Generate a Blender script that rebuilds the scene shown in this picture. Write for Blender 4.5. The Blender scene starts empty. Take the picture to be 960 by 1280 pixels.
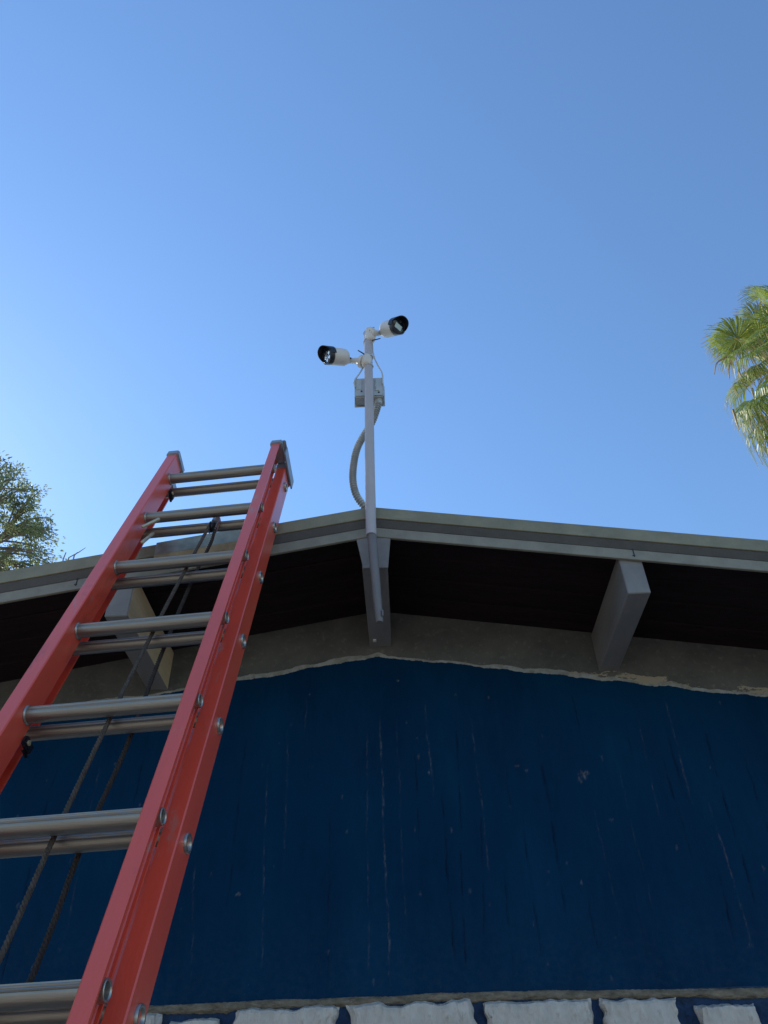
import bpy, bmesh, math, random
import numpy as np
from mathutils import Vector, Matrix, noise as mnoise

random.seed(7); rng = np.random.default_rng(7)
scene = bpy.context.scene
col = scene.collection

# ------------------------------------------------------------------ camera
PITCH, YAW, ROLL = math.radians(39.841), math.radians(-0.948), math.radians(-1.677)
fw = Vector((math.sin(YAW)*math.cos(PITCH), math.cos(YAW)*math.cos(PITCH), math.sin(PITCH)))
rt0 = Vector((math.cos(YAW), -math.sin(YAW), 0)); up0 = rt0.cross(fw)
rt = math.cos(ROLL)*rt0 + math.sin(ROLL)*up0
up = -math.sin(ROLL)*rt0 + math.cos(ROLL)*up0
cam_data = bpy.data.cameras.new('camera')
cam_data.sensor_fit = 'VERTICAL'; cam_data.sensor_height = 24; cam_data.lens = 18.0
cam_data.clip_start = 0.05; cam_data.clip_end = 6000
cam = bpy.data.objects.new('camera', cam_data)
M = Matrix(((rt.x, up.x, -fw.x, 0), (rt.y, up.y, -fw.y, 0), (rt.z, up.z, -fw.z, 0), (0, 0, 0, 1)))
cam.matrix_world = M
col.objects.link(cam); scene.camera = cam
F = 960.0

# ------------------------------------------------------------------ sky and sun (origin of the scene is the eye, ground at -1.5)
SUN_EL, SUN_AZ = math.radians(33), math.radians(-46)     # behind the house, to the left
world = bpy.data.worlds.new('World'); scene.world = world; world.use_nodes = True
nt = world.node_tree; nt.nodes.clear()
sky = nt.nodes.new('ShaderNodeTexSky'); sky.sky_type = 'NISHITA'; sky.sun_disc = False
sky.sun_elevation = SUN_EL; sky.sun_rotation = SUN_AZ
sky.altitude = 50; sky.air_density = 1.5; sky.dust_density = 0.15; sky.ozone_density = 6.0
bg = nt.nodes.new('ShaderNodeBackground'); bg.inputs['Strength'].default_value = 0.15
wo = nt.nodes.new('ShaderNodeOutputWorld')
tint = nt.nodes.new('ShaderNodeMixRGB'); tint.blend_type = 'MULTIPLY'; tint.inputs[0].default_value = 1
tint.inputs[2].default_value = (.955, 1.03, 1.10, 1)      # clear, slightly bluer air
nt.links.new(sky.outputs[0], tint.inputs[1]); nt.links.new(tint.outputs[0], bg.inputs['Color']); nt.links.new(bg.outputs[0], wo.inputs['Surface'])
sun_l = bpy.data.lights.new('sun', 'SUN'); sun_l.energy = 4.2; sun_l.angle = math.radians(0.5); sun_l.color = (1, .95, .87)
sun = bpy.data.objects.new('sun', sun_l); col.objects.link(sun)
sdir = Vector((math.sin(SUN_AZ)*math.cos(SUN_EL), math.cos(SUN_AZ)*math.cos(SUN_EL), math.sin(SUN_EL)))
sun.rotation_euler = sdir.to_track_quat('Z', 'Y').to_euler()
scene.view_settings.view_transform = 'Standard'; scene.view_settings.look = 'None'
scene.view_settings.exposure = 0.32; scene.view_settings.gamma = 1.0
scene.view_settings.use_curve_mapping = False

# ------------------------------------------------------------------ helpers
def mesh(name, vs, fs, smooth=False):
    me = bpy.data.meshes.new(name); me.from_pydata([tuple(v) for v in vs], [], fs); me.update()
    if smooth:
        me.polygons.foreach_set('use_smooth', [True]*len(me.polygons))
    return me
def obj(name, me, mat=None, parent=None, **props):
    o = bpy.data.objects.new(name, me); col.objects.link(o)
    if mat is not None and me is not None and not me.materials: me.materials.append(mat)
    if parent is not None: o.parent = parent
    for k, v in props.items(): o[k] = v
    return o
def thing(name, label, cat, loc=(0, 0, 0), group=None):
    o = bpy.data.objects.new(name, None); col.objects.link(o); o.location = loc
    o.empty_display_size = .1; o['label'] = label; o['category'] = cat
    if group: o['group'] = group
    return o
class MB:
    def __init__(s): s.v = []; s.f = []
    def add(s, vs, fs):
        n = len(s.v); s.v += [tuple(v) for v in vs]; s.f += [tuple(i+n for i in f) for f in fs]
    def box(s, a, b):
        (x0, y0, z0), (x1, y1, z1) = a, b
        s.add([(x0,y0,z0),(x1,y0,z0),(x1,y1,z0),(x0,y1,z0),(x0,y0,z1),(x1,y0,z1),(x1,y1,z1),(x0,y1,z1)],
              [(0,3,2,1),(4,5,6,7),(0,1,5,4),(1,2,6,5),(2,3,7,6),(3,0,4,7)])
    def prism(s, prof, p0, p1, ax, ay):
        # closed 2-D profile (a,b) swept from p0 to p1
        p0, p1, ax, ay = map(Vector, (p0, p1, ax, ay)); n = len(prof)
        vs = [p0+ax*a+ay*b for a, b in prof]+[p1+ax*a+ay*b for a, b in prof]
        fs = [(i, (i+1) % n, (i+1) % n+n, i+n) for i in range(n)]
        fs += [tuple(range(n-1, -1, -1)), tuple(range(n, 2*n))]
        s.add(vs, fs)
    def tube(s, pts, rad, n=12, caps=True):
        pts = [Vector(p) for p in pts]; k = len(pts)
        rad = rad if hasattr(rad, '__len__') else [rad]*k
        t0 = (pts[1]-pts[0]).normalized(); a = t0.orthogonal().normalized(); vs = []
        for i, p in enumerate(pts):
            t = (pts[min(i+1, k-1)]-pts[max(i-1, 0)]).normalized()
            a = (a-t*a.dot(t)).normalized(); b = t.cross(a)
            vs += [p+(a*math.cos(2*math.pi*j/n)+b*math.sin(2*math.pi*j/n))*rad[i] for j in range(n)]
        fs = [(i*n+j, i*n+(j+1) % n, (i+1)*n+(j+1) % n, (i+1)*n+j) for i in range(k-1) for j in range(n)]
        if caps: fs += [tuple(range(n-1, -1, -1)), tuple(range((k-1)*n, k*n))]
        s.add(vs, fs)
    def lathe(s, o, ax, prof, n=24):
        # profile (along, radius) turned round the axis; may double back on itself
        o = Vector(o); ax = Vector(ax).normalized(); a = ax.orthogonal().normalized(); b = ax.cross(a); k = len(prof)
        vs = [o+ax*h+(a*math.cos(2*math.pi*j/n)+b*math.sin(2*math.pi*j/n))*r for h, r in prof for j in range(n)]
        fs = [(i*n+j, i*n+(j+1) % n, (i+1)*n+(j+1) % n, (i+1)*n+j) for i in range(k-1) for j in range(n)]
        s.add(vs, fs+[tuple(range(n-1, -1, -1)), tuple(range((k-1)*n, k*n))])
    def mesh(s, name, smooth=False):
        me = mesh(name, s.v, s.f)
        if smooth:
            bm = bmesh.new(); bm.from_mesh(me)
            for f in bm.faces: f.smooth = True
            for e in bm.edges:
                if len(e.link_faces) == 2 and e.calc_face_angle(0) > math.radians(38): e.smooth = False
            bmesh.ops.recalc_face_normals(bm, faces=bm.faces)
            bm.to_mesh(me); bm.free()
        return me
def bevel(me, w, seg=2):
    bm = bmesh.new(); bm.from_mesh(me)
    bmesh.ops.recalc_face_normals(bm, faces=bm.faces)
    es = [e for e in bm.edges if len(e.link_faces) == 2 and e.calc_face_angle(0) > math.radians(25)]
    bmesh.ops.bevel(bm, geom=es, offset=w, segments=seg, affect='EDGES', clamp_overlap=True)
    for f in bm.faces: f.smooth = False
    bm.to_mesh(me); bm.free(); return me
def at(px, py, Y):
    """world point seen at photo pixel (960x1280) on the vertical plane Y (measured from the photograph)"""
    d = fw + rt*((px-480)/F) - up*((py-640)/F)
    return d*(Y/d.y)

def spline(pts, n):
    pts = [Vector(p) for p in pts]; out = []
    ext = [pts[0]*2-pts[1]]+pts+[pts[-1]*2-pts[-2]]
    for i in range(1, len(ext)-2):
        p0, p1, p2, p3 = ext[i-1:i+3]
        for k in range(n):
            t = k/n; out.append(.5*((2*p1)+(p2-p0)*t+(2*p0-5*p1+4*p2-p3)*t*t+(3*p1-p0-3*p2+p3)*t**3))
    out.append(pts[-1]); return out
def mat(name, color, rough=.6, metal=0.0, spec=.5, var=.15, vscale=6, bump=0.0, bscale=80, color2=None, stretch=(1, 1, 1),
        cthr=None, trans=0.0, coat=0.0, bdist=.004):
    m = bpy.data.materials.new(name); m.use_nodes = True; t = m.node_tree; N = t.nodes; L = t.links
    b = N['Principled BSDF']
    b.inputs['Roughness'].default_value = rough; b.inputs['Metallic'].default_value = metal
    b.inputs['Specular IOR Level'].default_value = spec; b.inputs['Coat Weight'].default_value = coat
    tc = N.new('ShaderNodeTexCoord'); mp = N.new('ShaderNodeMapping'); mp.inputs['Scale'].default_value = stretch
    L.new(tc.outputs['Object'], mp.inputs['Vector'])
    n1 = N.new('ShaderNodeTexNoise'); n1.inputs['Scale'].default_value = vscale; n1.inputs['Detail'].default_value = 6
    n1.inputs['Roughness'].default_value = .65; L.new(mp.outputs[0], n1.inputs['Vector'])
    cr = N.new('ShaderNodeValToRGB'); L.new(n1.outputs['Fac'], cr.inputs[0])
    c = Vector(color); lo = c*(1-var); hi = (c*(1+var)) if color2 is None else Vector(color2)
    p0, p1 = cthr or (.3, .7)
    cr.color_ramp.elements[0].position = p0; cr.color_ramp.elements[0].color = (*lo, 1)
    cr.color_ramp.elements[1].position = p1; cr.color_ramp.elements[1].color = (*hi, 1)
    L.new(cr.outputs[0], b.inputs['Base Color'])
    if bump:
        n2 = N.new('ShaderNodeTexNoise'); n2.inputs['Scale'].default_value = bscale; n2.inputs['Detail'].default_value = 5
        L.new(mp.outputs[0], n2.inputs['Vector'])
        bp = N.new('ShaderNodeBump'); bp.inputs['Strength'].default_value = bump; bp.inputs['Distance'].default_value = bdist
        L.new(n2.outputs['Fac'], bp.inputs['Height']); L.new(bp.outputs[0], b.inputs['Normal'])
    if trans:
        tr = N.new('ShaderNodeBsdfTranslucent'); L.new(cr.outputs[0], tr.inputs['Color'])
        mx = N.new('ShaderNodeMixShader'); mx.inputs[0].default_value = trans
        L.new(b.outputs[0], mx.inputs[1]); L.new(tr.outputs[0], mx.inputs[2])
        L.new(mx.outputs[0], N['Material Output'].inputs['Surface'])
    return m

m_ground = mat('dry_ground', (.36, .31, .235), .95, var=.3, vscale=.8, bump=.6, bscale=9)
m_fascia = mat('painted_metal', (.225, .20, .13), .5, var=.16, vscale=14, bump=.25, bscale=160)
m_band = mat('dark_fascia_band', (.072, .068, .068), .6, var=.15, vscale=14, bump=.25, bscale=120)  # middle band, darker than the roof edge above and the trim below
m_trim = mat('painted_trim', (.235, .215, .17), .55, var=.16, vscale=16, bump=.25, bscale=120)
m_galv = mat('galvanised_flashing', (.34, .31, .23), .36, metal=.55, var=.25, vscale=22, bump=.2, bscale=50)
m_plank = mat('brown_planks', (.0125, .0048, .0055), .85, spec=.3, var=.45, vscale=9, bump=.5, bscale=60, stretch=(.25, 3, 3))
m_beam = mat('grey_beam_paint', (.205, .190, .185), .6, var=.2, vscale=9, bump=.35, bscale=45, stretch=(1, .3, 1))
m_beam_tan = mat('warm_lit_side', (.62, .47, .30), .7, var=.2, vscale=7, bump=.4, bscale=50, stretch=(1, .25, 2))  # tan stands in for warm reflected light on the left beam's side
m_roof = mat('roofing_felt', (.16, .16, .15), .9, var=.25, vscale=12, bump=.7, bscale=120)
m_stone = mat('painted_stone', (.56, .495, .435), .85, var=.20, vscale=16, bump=1.0, bscale=30, bdist=.014, stretch=(1.5, 1, .7))
m_mortar = mat('blue_mortar', (.004, .026, .075), .75, var=.5, vscale=30, bump=1.0, bscale=50, bdist=.012)
m_ledge = mat('worn_cement', (.19, .15, .105), .9, var=.5, vscale=40, bump=1.0, bscale=55, bdist=.012, stretch=(.6, 1, 1.6))
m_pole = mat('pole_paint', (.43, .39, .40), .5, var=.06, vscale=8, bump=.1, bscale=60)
m_poled = mat('dark_lower_pole', (.17, .155, .155), .55, var=.22, vscale=12, bump=.25, bscale=60, stretch=(1, 1, .3))  # darker, streakier tone for the lower tube
m_cream = mat('cream_plastic', (.66, .61, .56), .4, var=.04, vscale=20)
m_black = mat('black_plastic', (.012, .014, .022), .35, var=.1)
m_glass = mat('smoked_glass', (.012, .020, .035), .12, var=.05, spec=.35)
m_lensplate = mat('lens_panel', (.26, .38, .45), .12, var=.1, spec=.8)
m_led = mat('led_reflectors', (.75, .80, .85), .15, metal=.6, var=.3, vscale=120)
m_box = mat('galvanised_box', (.50, .50, .48), .5, metal=.35, var=.12, vscale=30, bump=.1)
m_flex = mat('galvanised_conduit', (.42, .42, .41), .38, metal=.45, var=.15, vscale=30)
m_cable = mat('grey_cable', (.50, .51, .53), .5, var=.05)
m_alu = mat('aluminium', (.285, .26, .235), .44, metal=.9, var=.22, vscale=5, bump=.18, bscale=22, stretch=(.6, 8, 8))
m_alu2 = mat('cast_aluminium', (.40, .41, .43), .5, metal=.7, var=.2, vscale=30, bump=.3)
m_rivet = mat('rivet_metal', (.40, .37, .33), .38, metal=.85, var=.3, vscale=60)
m_brass = mat('yellowed_steel', (.55, .47, .30), .4, metal=.5, var=.2, vscale=40)
m_rope = mat('brown_rope', (.075, .058, .045), .9, var=.35, vscale=60, bump=.4, bscale=300)
m_rope_dark = mat('dark_rope', (.038, .030, .026), .9, var=.4, vscale=60, bump=.4, bscale=300)
m_leaf = mat('broad_leaves', (.17, .21, .09), .45, var=.35, vscale=3, color2=(.36, .41, .17), trans=.55)
m_bark = mat('bark', (.12, .09, .07), .9, var=.3, vscale=14, bump=.8, bscale=40)
m_bark_pale = mat('pale_bark', (.24, .20, .15), .9, var=.3, vscale=14, bump=.6, bscale=40)
m_frond = mat('palm_green', (.13, .20, .03), .40, var=.4, vscale=2.5, color2=(.34, .40, .07), trans=.48)
m_frond_dry = mat('palm_straw', (.36, .27, .12), .7, var=.3, vscale=3, trans=.3)
m_petiole = mat('palm_petiole', (.42, .36, .12), .5, var=.25, vscale=4)

# red fibreglass: gloss, faint weave, scuffs and grime streaks
m_red = mat('red_fibreglass', (.70, .080, .042), .35, spec=.7, var=.14, vscale=5, bump=.12, bscale=240, stretch=(1, 1, .25), coat=.42)
m_red.node_tree.nodes['Principled BSDF'].inputs['Coat Roughness'].default_value = .28
def scuffs(m, scale, thr, colr, fac=.6, stretch=(1, 1, 1), seed=0.0):
    t = m.node_tree; N = t.nodes; L = t.links; b = N['Principled BSDF']
    src = b.inputs['Base Color'].links[0].from_socket
    tc = N.new('ShaderNodeTexCoord'); mp = N.new('ShaderNodeMapping'); mp.inputs['Scale'].default_value = stretch
    mp.inputs['Location'].default_value = (seed, seed*1.7, seed*.3)
    L.new(tc.outputs['Object'], mp.inputs['Vector'])
    n = N.new('ShaderNodeTexNoise'); n.inputs['Scale'].default_value = scale; n.inputs['Detail'].default_value = 8
    n.inputs['Roughness'].default_value = .75; L.new(mp.outputs[0], n.inputs['Vector'])
    r = N.new('ShaderNodeMapRange'); r.inputs[1].default_value = thr; r.inputs[2].default_value = thr+.06
    r.inputs[3].default_value = 0; r.inputs[4].default_value = fac; L.new(n.outputs['Fac'], r.inputs[0])
    mx = N.new('ShaderNodeMixRGB'); L.new(r.outputs[0], mx.inputs[0]); L.new(src, mx.inputs[1]); mx.inputs[2].default_value = (*colr, 1)
    for l in list(b.inputs['Base Color'].links): L.remove(l)
    L.new(mx.outputs[0], b.inputs['Base Color'])
scuffs(m_red, 16, .60, (.42, .22, .18), .55, (1, 1, .35))
scuffs(m_red, 70, .66, (.55, .36, .30), .7, (1, 1, .12), 1.7)
scuffs(m_red, 120, .68, (.10, .05, .04), .7, (1, 1, .5), 6.2)
scuffs(m_red, 5, .58, (.30, .04, .03), .5, (1, 1, .3), 3.1)
scuffs(m_alu, 30, .62, (.20, .18, .16), .6, (.5, 1, 1))
scuffs(m_fascia, 22, .60, (.15, .14, .11), .55, (.5, 1, 1))
scuffs(m_fascia, 9, .60, (.30, .27, .19), .5, (.35, 1, 1), 2)
scuffs(m_trim, 14, .58, (.17, .16, .13), .6, (.3, 1, 1), 4)
scuffs(m_trim, 60, .68, (.10, .07, .05), .8, (.6, 1, 1), 5)
scuffs(m_stone, 30, .57, (.36, .33, .29), .6, (1.6, 1, .6))
scuffs(m_stone, 80, .66, (.16, .14, .12), .7, (1.6, 1, .6), 3)
scuffs(m_beam, 40, .66, (.45, .45, .45), .6)
scuffs(m_beam, 9, .58, (.15, .15, .155), .6, (1, .25, 1), 2)
scuffs(m_beam, 70, .66, (.10, .09, .085), .8, (1, .4, 1), 5)
scuffs(m_ledge, 60, .60, (.32, .27, .20), .6, (.3, 1, 1))
scuffs(m_plank, 25, .70, (.16, .10, .08), .5, (.3, 1, 1))

# ------------------------------------------------------------------ ground
GZ = -1.5
g = obj('ground', mesh('ground', [(-1500, -1500, GZ), (1500, -1500, GZ), (1500, 1500, GZ), (-1500, 1500, GZ)], [(0, 1, 2, 3)]), m_ground, kind='structure')

# ------------------------------------------------------------------ house
WY = 2.56; FY = 2.022; XR = -.078          # wall plane, fascia plane, ridge x
SR, SL = .162, .176                         # roof slopes right and left of the ridge
XL0, XR0 = -3.9, 3.9                        # eaves
BACK = 10.0
def zroof(x, z0): return z0 - (SR*(x-XR) if x > XR else SL*(XR-x))
house = thing('house', 'low house with dark blue boarded gable, white stone base and grey metal roof edge', 'house', (0, WY, GZ))
def hp(name, me, m, **k):
    o = obj(name, me, m, house, **k); o.matrix_parent_inverse = Matrix.Translation((0, -WY, -GZ)); return o

# --- gable wall: fine grid so that each crack is a real groove or a raised splinter
cracks = [  # x0,z0,x1,z1,kind(+ light exposed wood / - groove),width
 (-.126,1.18,-.126,.354,1,.6),(-.080,1.208,-.064,.343,1,1.1),(-.02,1.206,-.014,.472,1,.4),(.037,1.085,.038,.741,-1,.9),
 (.083,1.264,.095,.875,1,.9),(.195,1.228,.15,.347,-1,.8),(.244,1.196,.253,.617,1,.6),(.465,1.157,.469,.511,-1,1.2),
 (.609,1.306,.621,1.021,-1,.8),(.777,1.175,.779,.974,-1,.7),(.828,1.173,.813,.74,1,.35),(.876,1.097,.884,.671,-1,.8),
 (.936,1.245,.933,.81,1,.8),(.905,1.18,.925,.80,-1,1.2),(1.043,1.219,1.036,.463,-1,1.5),(.986,.86,.992,.423,1,1.0),
 (.955,.711,.939,.384,-1,1.1),(.257,.992,.21,.425,-1,.6),(-.339,1.313,-.344,1.099,1,.5),(-.406,1.191,-.387,.66,1,.6),
 (-.469,1.047,-.438,.382,1,.6),(.377,.881,.375,.36,-1,.6),(.611,.873,.625,.517,1,.35),(.681,.604,.682,.391,-1,1.0),
 (-.68,.79,-.642,.388,1,.5),(.12,.95,.125,.36,-1,1.0),(.54,.62,.545,.36,-1,.7),(.30,.75,.29,.36,-1,.5),(-.25,.9,-.245,.36,-1,.5),
 (-.55,1.2,-.56,.5,-1,.5),(1.15,1.1,1.14,.4,-1,.8),(1.25,1.15,1.24,.7,1,.5),(-.9,1.2,-.91,.4,-1,.6),(-1.05,1.1,-1.04,.45,1,.5),
 (-1.2,1.1,-1.2,.35,-1,.8),(.34,1.1,.345,.8,-1,.4),(.72,1.0,.73,.5,1,.3)]
X0, X1, Z0, Z1 = -1.75, 1.75, .25, 1.70
nx, nz = int((X1-X0)/.0034), int((Z1-Z0)/.0058)
gx = np.linspace(X0, X1, nx); gz = np.linspace(Z0, Z1, nz)
GX, GZZ = np.meshgrid(gx, gz)                 # rows: z
disp = np.zeros_like(GX); wear = np.zeros_like(GX); groove = np.zeros_like(GX)
def fbm1(t, f, s):
    return sum(np.sin(t*f*(2.1**k)+s*(k+1.3)*5.1)/(1.7**k) for k in range(5))/2
for i, (a, za, b_, zb, kind, w) in enumerate(cracks):
    tz = np.clip((za-GZZ)/(za-zb), 0, 1)
    xc = a+(b_-a)*tz+.0035*fbm1(GZZ, 14, i)+.0015*fbm1(GZZ, 90, i+.5)
    inside = (GZZ < za) & (GZZ > zb)
    env = np.clip(np.minimum(za-GZZ, GZZ-zb)/.10, 0, 1)*inside
    brk = np.clip(.55+.75*fbm1(GZZ, 31, i*1.7), .05, 1)
    d = np.abs(GX-xc); ww = .0021*(.6+.5*w)
    k = np.exp(-(d/ww)**2)*env*brk*min(1, .45+.6*w)
    if kind > 0: disp -= k*.0022; wear = np.maximum(wear, k*min(1, .35+.45*w))
    else: disp += k*.0060; groove = np.maximum(groove, k)
def blob(x, z, rx, rz, amt, s):
    global wear
    ang = np.arctan2((GZZ-z)/rz, (GX-x)/rx); rr = np.hypot((GX-x)/rx, (GZZ-z)/rz)
    edge = 1+.35*np.sin(3*ang+s)+.25*np.sin(7*ang+2*s)+.2*np.sin(13*ang+s*3)
    wear = np.maximum(wear, np.clip((edge-rr)*3, 0, 1)*amt)
for px, py, rx, rz, amt in [(730,968,.018,.017,.9),(724,975,.010,.013,.7),(298,1117,.012,.009,.75),(497,851,.006,.006,.9),(658,964,.006,.005,.8),(646,957,.02,.002,.5),
        (536,965,.004,.012,.9),(388,868,.005,.005,.8),(940,1182,.02,.004,.35),(764,1025,.010,.004,.5),(880,845,.01,.01,.6),(410,1190,.005,.008,.5),(570,868,.004,.004,.6),(900,878,.004,.01,.5),(955,1085,.006,.012,.5),(528,873,.007,.003,.6),(683,1090,.012,.003,.4),(727,1104,.004,.010,.5)]:
    p = at(px, py, WY); blob(p.x, p.z, rx*.8, rz*.8, amt, px*.37)
sx, sz = rng.uniform(X0, X1, 90), rng.uniform(Z0, 1.3, 90)
for a, b_, s in zip(sx, sz, rng.uniform(0, 6, 90)):
    blobr = rng.uniform(.0015, .0045)
    i0, i1 = np.searchsorted(gx, [a-.02, a+.02]); j0, j1 = np.searchsorted(gz, [b_-.03, b_+.03])
    rr = np.hypot((GX[j0:j1, i0:i1]-a)/blobr, (GZZ[j0:j1, i0:i1]-b_)/(blobr*rng.uniform(1, 2.5)))
    wear[j0:j1, i0:i1] = np.maximum(wear[j0:j1, i0:i1], np.clip((1.2-rr)*2, 0, 1)*rng.uniform(.2, .65))
# broad waviness and board-like vertical unevenness
disp += .0016*np.sin(GX*23+2*np.sin(GX*7))+.0009*np.sin(GX*71+np.sin(GZZ*3)*.8)
blend = np.minimum.reduce([np.clip((GX-X0)/.1, 0, 1), np.clip((X1-GX)/.1, 0, 1)])
V = np.stack([GX, WY+disp*blend, GZZ], -1)
top = np.where(GX > XR, 1.66-SR*(GX-XR), 1.66-SL*(XR-GX))
V[..., 2] = np.minimum(V[..., 2], top)
V = V.reshape(-1, 3)
ii = np.arange(nx*nz).reshape(nz, nx)
Q = np.stack([ii[:-1, :-1], ii[:-1, 1:], ii[1:, 1:], ii[1:, :-1]], -1).reshape(-1, 4)
zmin = V[Q[:, 0], 2]; zmax = V[Q[:, 3], 2]; Q = Q[(zmax-zmin) > 1e-6]
me = bpy.data.meshes.new('wall')
me.vertices.add(len(V)); me.vertices.foreach_set('co', V.astype(np.float32).ravel())
me.loops.add(Q.size); me.loops.foreach_set('vertex_index', Q.astype(np.int32).ravel())
me.polygons.add(len(Q)); me.polygons.foreach_set('loop_start', np.arange(0, Q.size, 4, dtype=np.int32))
me.polygons.foreach_set('use_smooth', np.ones(len(Q), dtype=bool))
me.update(calc_edges=True)
for nm, arr in (('wear', wear), ('groove', groove)):
    at_ = me.attributes.new(nm, 'FLOAT', 'POINT'); at_.data.foreach_set('value', arr.astype(np.float32).ravel())

def wall_material():
    m = bpy.data.materials.new('blue_wall_paint'); m.use_nodes = True; t = m.node_tree; N = t.nodes; L = t.links; b = N['Principled BSDF']
    def nd(k, **kw):
        n = N.new(k)
        for a, v in kw.items(): setattr(n, a, v)
        return n
    def math_(op, a, b_=None, clamp=False):
        n = nd('ShaderNodeMath', operation=op, use_clamp=clamp)
        for i, s in enumerate((a, b_)):
            if s is None: continue
            if isinstance(s, (int, float)): n.inputs[i].default_value = s
            else: L.new(s, n.inputs[i])
        return n.outputs[0]
    def noise(scale, stretch=(1, 1, 1), detail=6, rough=.65, off=0):
        mp = nd('ShaderNodeMapping'); mp.inputs['Scale'].default_value = stretch; mp.inputs['Location'].default_value = (off, off, off)
        L.new(tc.outputs['Object'], mp.inputs['Vector'])
        n = nd('ShaderNodeTexNoise'); n.inputs['Scale'].default_value = scale; n.inputs['Detail'].default_value = detail; n.inputs['Roughness'].default_value = rough
        L.new(mp.outputs[0], n.inputs['Vector']); return n.outputs['Fac']
    def ramp(s, a, c, lo=0., hi=1.):
        n = nd('ShaderNodeMapRange'); L.new(s, n.inputs[0])
        for i, v in zip((1, 2, 3, 4), (a, c, lo, hi)): n.inputs[i].default_value = v
        return n.outputs[0]
    def mix(f, c1, c2):
        n = nd('ShaderNodeMixRGB')
        L.new(f, n.inputs[0])
        for i, s in ((1, c1), (2, c2)):
            if isinstance(s, tuple): n.inputs[i].default_value = (*s, 1)
            else: L.new(s, n.inputs[i])
        return n.outputs[0]
    tc = nd('ShaderNodeTexCoord'); sep = nd('ShaderNodeSeparateXYZ'); L.new(tc.outputs['Object'], sep.inputs[0])
    X, Z = sep.outputs['X'], sep.outputs['Z']
    dx = math_('SUBTRACT', X, XR)
    right = math_('MULTIPLY', math_('MAXIMUM', dx, 0.), -.159); left = math_('MULTIPLY', math_('MAXIMUM', math_('MULTIPLY', dx, -1.), 0.), -.150)
    line = math_('ADD', math_('ADD', right, left), 1.430)
    wob = math_('ADD', math_('MULTIPLY', math_('SUBTRACT', noise(7, detail=2), .5), .030), math_('MULTIPLY', math_('SUBTRACT', noise(60), .5), .012))
    h = math_('SUBTRACT', Z, math_('ADD', line, wob))             # above 0: bare plaster
    # light unpainted lip just above the blue, of uneven height
    liph = math_('ADD', .009, math_('MULTIPLY', ramp(noise(3.2, (1, 1, .2), 3, off=3), .44, .62), .016))
    lip = math_('LESS_THAN', h, liph); bare = math_('GREATER_THAN', h, 0.)
    pl = mix(ramp(noise(5, (1, 1, 1.4)), .3, .75), (.080, .080, .076), (.150, .143, .130))
    pl = mix(ramp(noise(55), .55, .75, 0, .35), pl, (.30, .27, .23))
    # tan patches of bare render low on the plaster
    tz = ramp(h, .045, .02)
    tn = math_('MULTIPLY', math_('GREATER_THAN', noise(3.4, (1, 1, 2.5), 7, .7, off=11.3), .545), math_('GREATER_THAN', tz, .3))
    pl = mix(math_('MULTIPLY', math_('MULTIPLY', tn, ramp(X, .45, .62)), .8), pl, (.40, .33, .24))
    pl = mix(lip, pl, mix(ramp(noise(30), .4, .6), (.34, .34, .32), (.24, .23, .20)))
    blue = mix(ramp(noise(4, (1, 1, .45)), .3, .72), (.0, .020, .058), (.0001, .034, .086))
    blue = mix(ramp(noise(26, (1, 1, .12), 8, .8, 5), .48, .80, 0, .5), blue, (.001, .038, .090))
    low = ramp(Z, .62, .33, 0, 1)
    blue = mix(math_('MULTIPLY', low, ramp(noise(45, (1, 1, 1.2), 8, .8, 9), .42, .75, 0, .5)), blue, (.030, .055, .095))
    sp = ramp(noise(160, (1, 1, .6), 4, .6, 2), .70, .76, 0, .5)
    blue = mix(sp, blue, (.05, .08, .11))
    at1 = nd('ShaderNodeAttribute', attribute_name='wear'); at2 = nd('ShaderNodeAttribute', attribute_name='groove')
    wn = math_('MULTIPLY', at1.outputs['Fac'], ramp(noise(130, (1, 1, .5), 5), .38, .64, 0, .5))
    blue = mix(wn, blue, mix(ramp(noise(18, off=4), .45, .6), (.30, .29, .27), (.24, .16, .13)))
    blue = mix(math_('MULTIPLY', at2.outputs['Fac'], .6), blue, (.003, .008, .020))
    L.new(mix(bare, blue, pl), b.inputs['Base Color'])
    L.new(ramp(bare, 0, 1, .55, .9), b.inputs['Roughness']); b.inputs['Specular IOR Level'].default_value = .05
    hh = math_('ADD', math_('MULTIPLY', noise(210, (1, 1, .8), 4), .4), math_('MULTIPLY', noise(38, (1, 1, .10), 8), 1.0))
    hh = math_('ADD', hh, math_('MULTIPLY', bare, .9))
    bp = nd('ShaderNodeBump'); bp.inputs['Strength'].default_value = .55; bp.inputs['Distance'].default_value = .0035
    L.new(hh, bp.inputs['Height']); L.new(bp.outputs[0], b.inputs['Normal'])
    return m
m_wall = wall_material()
hp('wall', me, m_wall)
# the rest of the gable beside the finely modelled middle, and the other three walls
for x0, x1 in ((-3.4, X0), (X1, 3.4)):
    mb = MB()
    mb.add([(x0, WY, Z0), (x1, WY, Z0), (x1, WY, zroof(x1, 1.66)), (x0, WY, zroof(x0, 1.66))], [(0, 1, 2, 3)])
    hp('wall', mb.mesh('wall_end'), m_wall)
for x in (-3.4, 3.4):
    mb = MB()
    mb.add([(x, WY, GZ), (x, BACK-.5, GZ), (x, BACK-.5, zroof(x, 1.66)), (x, WY, zroof(x, 1.66))], [(0, 1, 2, 3)])
    hp('side_wall', mb.mesh('side_wall'), m_wall)
mb = MB()
mb.add([(-3.4, BACK-.5, GZ), (3.4, BACK-.5, GZ), (3.4, BACK-.5, zroof(3.4, 1.66)), (XR, BACK-.5, 1.66), (-3.4, BACK-.5, zroof(-3.4, 1.66))], [(0, 1, 2, 3, 4)])
hp('back_wall', mb.mesh('side_wall'), m_wall)

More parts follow.
